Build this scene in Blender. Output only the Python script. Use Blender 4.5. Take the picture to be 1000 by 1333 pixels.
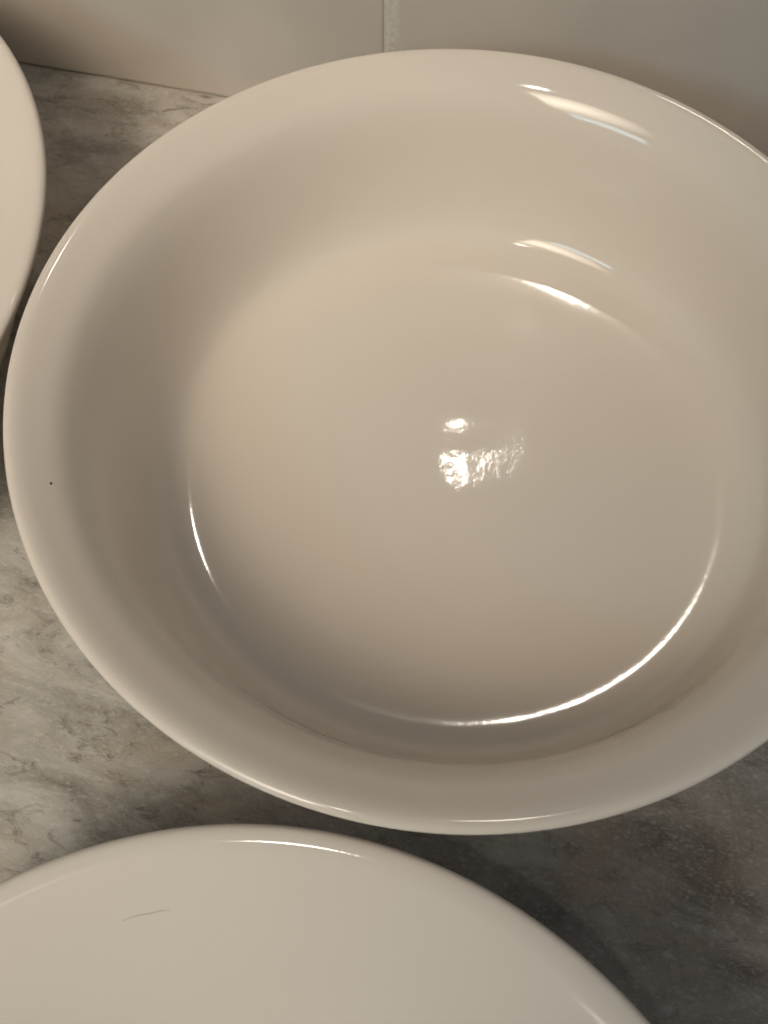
import bpy, bmesh, math, random
from mathutils import Vector, noise
random.seed(7)
scene = bpy.context.scene
col = scene.collection
for o in list(bpy.data.objects):
    bpy.data.objects.remove(o)

# ------------------------------------------------------------------ camera
H = 0.0735                      # rim of the large bowl above the counter
TILT = 0.43602
CAM = Vector((-0.0214, -0.1561, 0.2317 + H))
FPX = 1250.0                    # focal length in photograph pixels (1000 x 1333)
cd = bpy.data.cameras.new('camera')
cam = bpy.data.objects.new('camera', cd)
col.objects.link(cam)
cam.location = CAM
cam.rotation_euler = (TILT, 0, 0)
cd.sensor_fit = 'VERTICAL'
cd.sensor_height = 36.0
cd.lens = 36.0 * FPX / 1333.0
cd.clip_start = 0.005
cd.clip_end = 50
cd.dof.use_dof = True
cd.dof.focus_distance = 0.285
cd.dof.aperture_fstop = 20
scene.camera = cam

# ------------------------------------------------------------------ world, lamps, exposure
w = bpy.data.worlds.new('World')
scene.world = w
w.use_nodes = True
bg = w.node_tree.nodes['Background']
bg.inputs['Color'].default_value = (0.90, 0.90, 0.92, 1)
bg.inputs['Strength'].default_value = 0.11

def lamp(name, loc, aim, shape, sx, sy, power, color, spread=180):
    l = bpy.data.lights.new(name, 'AREA')
    l.shape = shape
    l.size = sx
    if shape in ('RECTANGLE', 'ELLIPSE'):
        l.size_y = sy
    l.energy = power
    l.color = color
    l.spread = math.radians(spread)
    o = bpy.data.objects.new(name, l)
    col.objects.link(o)
    o.location = loc
    d = Vector(aim) - Vector(loc)
    o.rotation_euler = d.to_track_quat('-Z', 'Y').to_euler()
    return o

def toward(p, az, el, dist):
    az, el = math.radians(az), math.radians(el)
    return Vector(p) + dist * Vector((math.sin(az) * math.cos(el), math.cos(az) * math.cos(el), math.sin(el)))

# warm room light from the front left, brightest on the left of the counter
lamp('room_lamp', toward((0, 0, H), -138, 48, 1.1), (-0.20, 0.02, H), 'RECTANGLE', 0.46, 0.80, 0.88, (1.0, 0.845, 0.67), 36)
# cool window on the left, seen as pale streaks in the glaze
lamp('window_light', toward((0, 0, H), -140, 33, 1.6), (0, 0, H), 'RECTANGLE', 0.50, 0.26, 3.4, (0.58, 0.88, 1.0))
# cool daylight from the right
lamp('window_light', (1.3, -0.5, 0.9), (0.1, 0, 0), 'RECTANGLE', 0.9, 0.9, 0.95, (0.80, 0.90, 1.0))
# small bright ceiling spots seen mirrored in the glaze
def spot(lx, ly, dia, power):
    d = Vector((lx, ly, math.sqrt(1 - lx * lx - ly * ly)))
    lamp('ceiling_spot', d * 3.0, (0, 0, 0), 'DISK', dia, 0, power, (1.0, 0.92, 0.8))
spot(0.103, 0.475, 0.064, 1.6)
spot(-0.125, -0.240, 0.12, 3.6)

vs = scene.view_settings
vs.view_transform = 'Standard'
vs.look = 'None'
vs.exposure = 0
vs.gamma = 1
vs.use_curve_mapping = False

# ------------------------------------------------------------------ helpers
def mat(name):
    m = bpy.data.materials.new(name)
    m.use_nodes = True
    nt = m.node_tree
    return m, nt, nt.nodes['Principled BSDF']

def N(nt, typ, **kw):
    n = nt.nodes.new(typ)
    for k, v in kw.items():
        if k in n.inputs.keys():
            n.inputs[k].default_value = v
        else:
            setattr(n, k, v)
    return n

def ramp(nt, fac, stops):
    r = nt.nodes.new('ShaderNodeValToRGB')
    e = r.color_ramp.elements
    while len(e) < len(stops):
        e.new(0.5)
    for el, (p, c) in zip(e, stops):
        el.position = p
        el.color = (c[0], c[1], c[2], 1)
    nt.links.new(fac, r.inputs[0])
    return r.outputs[0]

def mix(nt, fac, a, b, mode='MIX'):
    m = nt.nodes.new('ShaderNodeMix')
    m.data_type = 'RGBA'
    m.blend_type = mode
    for sock, v in ((m.inputs['Factor'], fac), (m.inputs['A'], a), (m.inputs['B'], b)):
        pass
    ins = [m.inputs[0], m.inputs[6], m.inputs[7]]
    for sock, v in zip(ins, (fac, a, b)):
        if hasattr(v, 'is_linked'):
            nt.links.new(v, sock)
        elif isinstance(v, (int, float)):
            sock.default_value = v
        else:
            sock.default_value = (v[0], v[1], v[2], 1)
    return m.outputs[2]

def link_mesh(name, bm, material, parent=None, smooth=True):
    me = bpy.data.meshes.new(name)
    bm.normal_update()
    bm.to_mesh(me)
    bm.free()
    if smooth:
        for p in me.polygons:
            p.use_smooth = True
    me.materials.append(material)
    o = bpy.data.objects.new(name, me)
    col.objects.link(o)
    o.parent = parent
    return o

# ------------------------------------------------------------------ materials
def glaze(name, base, scuffed):
    m, nt, p = mat(name)
    L = nt.links
    tc = N(nt, 'ShaderNodeTexCoord')
    n0 = N(nt, 'ShaderNodeTexNoise', Scale=14.0, Detail=3.0)
    L.new(tc.outputs['Object'], n0.inputs['Vector'])
    c = ramp(nt, n0.outputs['Fac'], [(0.3, [x * 0.975 for x in base]), (0.7, base)])
    L.new(c, p.inputs['Base Color'])
    p.inputs['Roughness'].default_value = 0.06
    p.inputs['IOR'].default_value = 1.42
    p.inputs['Subsurface Weight'].default_value = 0.0
    n1 = N(nt, 'ShaderNodeTexNoise', Scale=38.0, Detail=1.0)
    L.new(tc.outputs['Object'], n1.inputs['Vector'])
    b1 = N(nt, 'ShaderNodeBump', Strength=1.0, Distance=0.00006)
    L.new(n1.outputs['Fac'], b1.inputs['Height'])
    n2 = N(nt, 'ShaderNodeTexNoise', Scale=420.0, Detail=3.0)
    L.new(tc.outputs['Object'], n2.inputs['Vector'])
    b2 = N(nt, 'ShaderNodeBump', Strength=1.0, Distance=0.000007)
    L.new(n2.outputs['Fac'], b2.inputs['Height'])
    L.new(b1.outputs['Normal'], b2.inputs['Normal'])
    last = b2
    if scuffed:
        # cutlery wear that roughens the glaze in the middle of the floor
        g = N(nt, 'ShaderNodeTexNoise', Scale=120.0, Detail=5.0, Roughness=0.6)
        L.new(tc.outputs['Object'], g.inputs['Vector'])
        ln = N(nt, 'ShaderNodeVectorMath', operation='LENGTH')
        sc = N(nt, 'ShaderNodeVectorMath', operation='MULTIPLY')
        sc.inputs[1].default_value = (1, 1, 0)
        L.new(tc.outputs['Object'], sc.inputs[0])
        L.new(sc.outputs[0], ln.inputs[0])
        mr = N(nt, 'ShaderNodeMapRange')
        mr.inputs['From Min'].default_value = 0.02
        mr.inputs['From Max'].default_value = 0.05
        mr.inputs['To Min'].default_value = 1
        mr.inputs['To Max'].default_value = 0
        L.new(ln.outputs['Value'], mr.inputs['Value'])
        b3 = N(nt, 'ShaderNodeBump', Distance=0.00006)
        L.new(mr.outputs[0], b3.inputs['Strength'])
        L.new(g.outputs['Fac'], b3.inputs['Height'])
        L.new(b2.outputs['Normal'], b3.inputs['Normal'])
        last = b3
    L.new(last.outputs['Normal'], p.inputs['Normal'])
    return m

M_BOWL = glaze('cream_glaze', (0.77, 0.695, 0.608), True)
M_BOWL2 = glaze('ivory_glaze', (0.77, 0.70, 0.617), False)

def tile_mat():
    m, nt, p = mat('white_tile_glaze')
    L = nt.links
    tc = N(nt, 'ShaderNodeTexCoord')
    n0 = N(nt, 'ShaderNodeTexNoise', Scale=22.0, Detail=4.0)
    L.new(tc.outputs['Object'], n0.inputs['Vector'])
    L.new(ramp(nt, n0.outputs['Fac'], [(0.3, (0.57, 0.52, 0.465)), (0.7, (0.63, 0.58, 0.525))]), p.inputs['Base Color'])
    p.inputs['Roughness'].default_value = 0.16
    n1 = N(nt, 'ShaderNodeTexNoise', Scale=30.0, Detail=2.0)
    L.new(tc.outputs['Object'], n1.inputs['Vector'])
    b1 = N(nt, 'ShaderNodeBump', Strength=1.0, Distance=0.0006)
    L.new(n1.outputs['Fac'], b1.inputs['Height'])
    L.new(b1.outputs['Normal'], p.inputs['Normal'])
    return m

def grout_mat():
    m, nt, p = mat('pale_grout')
    L = nt.links
    tc = N(nt, 'ShaderNodeTexCoord')
    n0 = N(nt, 'ShaderNodeTexNoise', Scale=600.0, Detail=4.0)
    L.new(tc.outputs['Object'], n0.inputs['Vector'])
    L.new(ramp(nt, n0.outputs['Fac'], [(0.3, (0.56, 0.53, 0.485)), (0.7, (0.70, 0.67, 0.62))]), p.inputs['Base Color'])
    p.inputs['Roughness'].default_value = 0.9
    b1 = N(nt, 'ShaderNodeBump', Strength=0.6, Distance=0.0004)
    L.new(n0.outputs['Fac'], b1.inputs['Height'])
    L.new(b1.outputs['Normal'], p.inputs['Normal'])
    return m

def stone_mat():
    m, nt, p = mat('polished_quartzite')
    L = nt.links
    tc = N(nt, 'ShaderNodeTexCoord')
    mp = N(nt, 'ShaderNodeMapping')
    mp.inputs['Rotation'].default_value = (0, 0, math.radians(35))
    mp.inputs['Scale'].default_value = (1.0, 1.9, 1.0)
    L.new(tc.outputs['Object'], mp.inputs['Vector'])
    V = mp.outputs[0]
    def nz(scale, detail, rough, dist):
        n = N(nt, 'ShaderNodeTexNoise', Scale=scale, Detail=detail, Roughness=rough, Distortion=dist)
        L.new(V, n.inputs['Vector'])
        return n.outputs['Fac']
    a = nz(24.0, 9.0, 0.68, 0.7)
    c = ramp(nt, a, [(0.28, (0.19, 0.17, 0.14)), (0.44, (0.39, 0.365, 0.32)), (0.58, (0.55, 0.525, 0.475)), (0.75, (0.66, 0.64, 0.60))])
    # shade over the right of the counter, painted into the stone as darker grey
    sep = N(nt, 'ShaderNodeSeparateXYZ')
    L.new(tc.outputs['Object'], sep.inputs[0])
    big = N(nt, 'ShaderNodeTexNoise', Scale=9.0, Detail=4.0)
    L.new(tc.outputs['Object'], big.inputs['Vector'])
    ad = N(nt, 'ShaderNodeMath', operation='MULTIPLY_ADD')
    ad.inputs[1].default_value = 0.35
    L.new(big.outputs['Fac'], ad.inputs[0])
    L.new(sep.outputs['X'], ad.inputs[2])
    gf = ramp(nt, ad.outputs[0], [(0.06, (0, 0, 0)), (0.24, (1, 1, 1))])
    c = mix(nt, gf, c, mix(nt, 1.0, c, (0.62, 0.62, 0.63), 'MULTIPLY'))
    # rusty clouds
    b = nz(7.0, 6.0, 0.65, 0.9)
    bf = ramp(nt, b, [(0.50, (0, 0, 0)), (0.70, (0.75, 0.75, 0.75))])
    c = mix(nt, bf, c, (0.42, 0.32, 0.225))
    # dark flecks and short veins
    d = nz(70.0, 8.0, 0.72, 1.4)
    df = ramp(nt, d, [(0.33, (0.85, 0.85, 0.85)), (0.45, (0, 0, 0))])
    c = mix(nt, df, c, (0.17, 0.15, 0.125))
    e = nz(260.0, 6.0, 0.75, 0.3)
    ef = ramp(nt, e, [(0.36, (0.35, 0.35, 0.35)), (0.48, (0, 0, 0)), (0.56, (0, 0, 0)), (0.72, (0.55, 0.55, 0.55))])
    c = mix(nt, ef, c, (0.62, 0.60, 0.56))
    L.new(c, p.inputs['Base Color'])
    rr = ramp(nt, e, [(0.3, (0.16, 0.16, 0.16)), (0.7, (0.34, 0.34, 0.34))])
    L.new(rr, p.inputs['Roughness'])
    b1 = N(nt, 'ShaderNodeBump', Strength=0.5, Distance=0.0004)
    L.new(d, b1.inputs['Height'])
    L.new(b1.outputs['Normal'], p.inputs['Normal'])
    return m

def plain_mat(name, c, rough):
    m, nt, p = mat(name)
    tc = N(nt, 'ShaderNodeTexCoord')
    n0 = N(nt, 'ShaderNodeTexNoise', Scale=900.0, Detail=2.0)
    nt.links.new(tc.outputs['Object'], n0.inputs['Vector'])
    nt.links.new(ramp(nt, n0.outputs['Fac'], [(0.3, [x * 0.7 for x in c]), (0.7, c)]), p.inputs['Base Color'])
    p.inputs['Roughness'].default_value = rough
    return m

# ------------------------------------------------------------------ the setting: counter and tiled upstand
U = Vector((0.97479, -0.22311, 0))
NRM = Vector((0.22311, 0.97479, 0))          # from the counter into the wall
WD = 0.1607                                  # distance of the tile face from the large bowl's centre
WALL_YAW = math.atan2(U.y, U.x)

bm = bmesh.new()
bmesh.ops.create_grid(bm, x_segments=8, y_segments=8, size=0.5)
geo = bmesh.ops.extrude_face_region(bm, geom=bm.faces[:])
for v in [g for g in geo['geom'] if isinstance(g, bmesh.types.BMVert)]:
    v.co.z -= 0.03
bmesh.ops.recalc_face_normals(bm, faces=bm.faces[:])
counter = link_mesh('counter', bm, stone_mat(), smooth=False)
counter['kind'] = 'structure'
counter.rotation_euler = (0, 0, WALL_YAW)
counter.location = NRM * (WD - 0.48)

def bevelled_box(name, sx, sy, sz, bev, material, parent, loc, seg=3):
    bm = bmesh.new()
    bmesh.ops.create_cube(bm, size=1)
    for v in bm.verts:
        v.co = Vector((v.co.x * sx, v.co.y * sy, v.co.z * sz))
    bmesh.ops.bevel(bm, geom=bm.edges[:], offset=bev, segments=seg, profile=0.5, affect='EDGES')
    o = link_mesh(name, bm, material, parent)
    o.location = loc
    return o

TH = 0.15
wall = bevelled_box('wall', 0.94, 0.012, TH + 0.004, 0.0005, grout_mat(), None, (0, 0, 0))
wall['kind'] = 'structure'
wall.rotation_euler = (0, 0, WALL_YAW)
wall.location = NRM * (WD + 0.0068) + Vector((0, 0, TH / 2 + 0.002 + 0.0004))
TM = tile_mat()
GU, GW, TW = -0.0563, 0.0046, 0.30
first = None
for k in (-1, 0, 1):
    u0 = GU + GW / 2 + k * (TW + GW)
    u1 = u0 + TW
    u0, u1 = max(u0, -0.468), min(u1, 0.468)
    if first is None or abs((u1 - u0) - TW) > 1e-4 or True:
        t = bevelled_box('tile', u1 - u0, 0.008, TH, 0.0016, TM, wall, (0, 0, 0), 4)
    t.location = ((u0 + u1) / 2, -0.0063 - 0.0005 + 0.004, -0.0016)
    t.rotation_euler = (random.uniform(-.003, .003), random.uniform(-.001, .001), random.uniform(-.003, .003))
# ------------------------------------------------------------------ bowls
INNER = [(0, -.0668), (.020, -.0668), (.040, -.0665), (.058, -.0659), (.073, -.0650), (.084, -.06415), (.0915, -.0632), (.0970, -.0620), (.1010, -.0594), (.1040, -.0545),
         (.1060, -.0470), (.1074, -.0380), (.1086, -.0290), (.1098, -.0215), (.1111, -.0160), (.1127, -.0118), (.1145, -.0089), (.1165, -.0068), (.1185, -.00532), (.1205, -.00408), (.1225, -.00286), (.1245, -.0017), (.1264, -.0009)]
LIP = [(.1280, -.0006), (.1293, -.0011), (.1300, -.0023), (.1297, -.0040), (.1283, -.0056)]
OUTER = [(.1257, -.0073), (.1222, -.0102), (.1185, -.0160), (.1162, -.0260), (.1140, -.0390), (.1110, -.0510), (.1050, -.0615), (.0970, -.0668),
         (.0870, -.0690), (.0820, -.0695), (.0815, -.0725), (.0805, -.0735), (.0770, -.0735), (.0755, -.0725), (.0750, -.0710), (.0500, -.0708), (0, -.0708)]

def bspline(c, n=8):
    out = []
    pts = [Vector(q) for q in c]
    pts = [2 * pts[0] - pts[1]] + pts + [2 * pts[-1] - pts[-2]]
    for i in range(1, len(pts) - 2):
        for k in range(n):
            t = k / n
            b = ((1 - t) ** 3, 3 * t ** 3 - 6 * t * t + 4, -3 * t ** 3 + 3 * t * t + 3 * t + 1, t ** 3)
            out.append(sum((pts[i - 1 + j] * b[j] / 6 for j in range(4)), Vector((0, 0))))
    out.append(pts[-2])
    return out
def profile(pts):
    p = bspline([Vector(q) for q in pts])
    p[0].x = p[-1].x = 0
    return p
PROF = profile(INNER + LIP + OUTER)
# the shallower dish in front: a soft rolled rim running into long sloping sides
DISH_IN = [(0, -.0500), (.030, -.0497), (.048, -.0485), (.061, -.0445), (.071, -.0390), (.080, -.0325), (.089, -.0255), (.097, -.0190), (.104, -.0137), (.110, -.0095),
           (.114, -.0068), (.117, -.0048), (.1195, -.00325), (.1215, -.0021), (.1230, -.0014), (.1245, -.0009), (.1265, -.0006)]
DISH_OUT = [(.1255, -.0068), (.1215, -.0085), (.1160, -.0112), (.1080, -.0168), (.1000, -.0230), (.0900, -.0318), (.0800, -.0410), (.0705, -.0490), (.0650, -.0540),
            (.0640, -.0620), (.0630, -.0635), (.0595, -.0635), (.0585, -.0620), (.0580, -.0555), (.0400, -.0550), (0, -.0550)]
DISH = profile(DISH_IN + [(.1281, -.0006), (.1293, -.0011), (.1300, -.0023), (.1297, -.0040), (.1283, -.0056)] + DISH_OUT)

DIMPLES = [(0.031, 0.067, -0.7e-4, 0.008)]

def sag(x, y):
    # the floor sagged unevenly in the kiln
    w = 1.2e-4 * math.sin(200 * (y - 0.0125)) * math.exp(-((x - 0.006) ** 2) / 2.9e-4 - ((y - 0.010) ** 2) / 8e-4)
    for gx, gy, ga, gs in DIMPLES:
        w -= ga * math.exp(-((x - gx) ** 2 + (y - gy) ** 2) / (2 * gs * gs))
    t = min(1, max(0, (-x - 0.03) / 0.05))
    w += 0.012 * y * math.exp(-y * y / 0.005) * t * t * (3 - 2 * t)
    # the scuffed middle stands up in a faint ridge
    return w + 4.5e-4 * math.exp(-((x + 0.004) ** 2) / 2.9e-4 - ((y - 0.012) ** 2) / 1.8e-3) + 0.005 * (y - 0.012) * math.exp(-(x * x + (y - 0.012) ** 2) / 9.7e-4)

def make_bowl(name, cx, cy, rim_h, R, material, label, seed, wavy=False, prof=PROF, ph=H):
    s, sz = R / 0.130, rim_h / ph
    bm = bmesh.new()
    seg = 288
    rings = []
    for qi, q in enumerate(prof):
        inside = qi < len(INNER) * 8
        r, z = q.x * s, (q.y + ph) * sz
        if r < 1e-6:
            x0 = 0.004 if wavy and qi == 0 else 0
            rings.append([bm.verts.new((x0, 0, z + (sag(x0, 0) if x0 else 0)))])
            continue
        ring = []
        for k in range(seg):
            a = 2 * math.pi * k / seg
            # thrown and glazed ware is never quite round or level
            e = 1 + 0.0011 * math.sin(2 * a + seed) + 0.0006 * math.sin(3 * a + 2 * seed)
            dz = 0.00025 * math.sin(2 * a + 1.7 * seed) * (z / rim_h)
            x, y = r * e * math.cos(a), r * e * math.sin(a)
            if wavy:
                x += 0.004 * min(1, max(0, (-q.y - 0.012) / 0.045))      # it leans a little to one side
            if wavy and inside:
                dz += sag(x, y) * min(1, max(0, (-q.y - 0.025) / 0.03))
            ring.append(bm.verts.new((x, y, z + dz)))
        rings.append(ring)
    for r0, r1 in zip(rings, rings[1:]):
        for k in range(seg):
            k2 = (k + 1) % seg
            if len(r0) == 1:
                bm.faces.new((r0[0], r1[k], r1[k2]))
            elif len(r1) == 1:
                bm.faces.new((r0[k], r1[0], r0[k2]))
            else:
                bm.faces.new((r0[k], r1[k], r1[k2], r0[k2]))
    bmesh.ops.recalc_face_normals(bm, faces=bm.faces[:])
    o = link_mesh(name, bm, material)
    o.location = (cx, cy, 0)
    o['label'] = label
    o['category'] = 'bowl'
    o['group'] = 'cream porcelain bowls on the counter'
    return o

B_MAIN = make_bowl('serving_bowl', 0, 0, H, 0.130, M_BOWL, 'deep cream porcelain bowl with bright lamp glints on its flat floor', 0.4, True)
B_NEAR = make_bowl('serving_bowl', -0.0561, -0.2517, H - 0.010, 0.1258, M_BOWL2, 'shallow cream porcelain dish with a fine dark hair lying inside it', 1.9, False, DISH, 0.0635)
B_LEFT = make_bowl('serving_bowl', -0.2880, 0.0550, H - 0.006, 0.1572, M_BOWL2, 'wide ivory porcelain bowl standing close to the tiles, its shadow falling on them', 3.3)

# ------------------------------------------------------------------ small things lying in the bowls
def pix_ray(x, y):
    st, ct = math.sin(TILT), math.cos(TILT)
    return (Vector((0, st, -ct)) + Vector((1, 0, 0)) * (x - 500) / FPX - Vector((0, ct, st)) * (y - 666.5) / FPX).normalized()

def surf_hit(bowl, R, rim_h, x, y, prof, ph, n):
    inner_prof = prof[:n * 8]
    s, sz = R / 0.130, rim_h / ph
    d = pix_ray(x, y)
    t = 0.1
    while t < 0.6:
        p = CAM + d * t
        r = math.hypot(p.x - bowl.location.x, p.y - bowl.location.y) / s
        z = None
        for a, b in zip(inner_prof, inner_prof[1:]):
            if a.x <= r <= b.x:
                z = (a.y + (b.y - a.y) * (r - a.x) / max(b.x - a.x, 1e-9) + ph) * sz
                break
        if z is not None and p.z <= z:
            return Vector((p.x, p.y, z))
        t += 0.0001
    return None

hp = [surf_hit(B_NEAR, 0.1258, H - 0.010, x, y, DISH, 0.0635, len(DISH_IN)) for x, y in [(160, 1198), (172, 1193), (185, 1190), (198, 1188), (210, 1185), (222, 1184)]]
bm = bmesh.new()
rings = []
for i, p in enumerate(hp):
    p = p + Vector((0, -0.00012, 0.0001))
    d = (hp[min(i + 1, len(hp) - 1)] - hp[max(i - 1, 0)]).normalized()
    a = d.cross(Vector((0, 0, 1))).normalized()
    b = a.cross(d)
    rr = 0.00005 * (0.5 + math.sin(math.pi * (i + 0.5) / len(hp)) * 0.5)
    rings.append([bm.verts.new(p + rr * (a * math.cos(t) + b * math.sin(t))) for t in [j * math.pi / 3 for j in range(6)]])
for r0, r1 in zip(rings, rings[1:]):
    for j in range(6):
        bm.faces.new((r0[j], r0[(j + 1) % 6], r1[(j + 1) % 6], r1[j]))
bm.faces.new(rings[0])
bm.faces.new(rings[-1])
bmesh.ops.recalc_face_normals(bm, faces=bm.faces[:])
hair = link_mesh('stray_hair', bm, plain_mat('dark_hair', (0.12, 0.095, 0.07), 0.5))
hair['label'] = 'short fine dark hair stuck inside the shallow cream dish'
hair['category'] = 'hair'

sp = surf_hit(B_MAIN, 0.130, H, 66, 630, PROF, H, len(INNER))
bm = bmesh.new()
bmesh.ops.create_icosphere(bm, subdivisions=2, radius=0.00042)
for v in bm.verts:
    v.co *= 1 + 0.4 * noise.noise(v.co * 3000)
    v.co.z *= 0.5
    v.co.x *= 1.2
speck = link_mesh('dark_speck', bm, plain_mat('dark_crumb', (0.03, 0.025, 0.02), 0.7))
speck.location = sp + Vector((0, 0, 0.0001))
speck['label'] = 'tiny black crumb stuck on the deep cream bowl\'s flared rim'
speck['category'] = 'crumb'
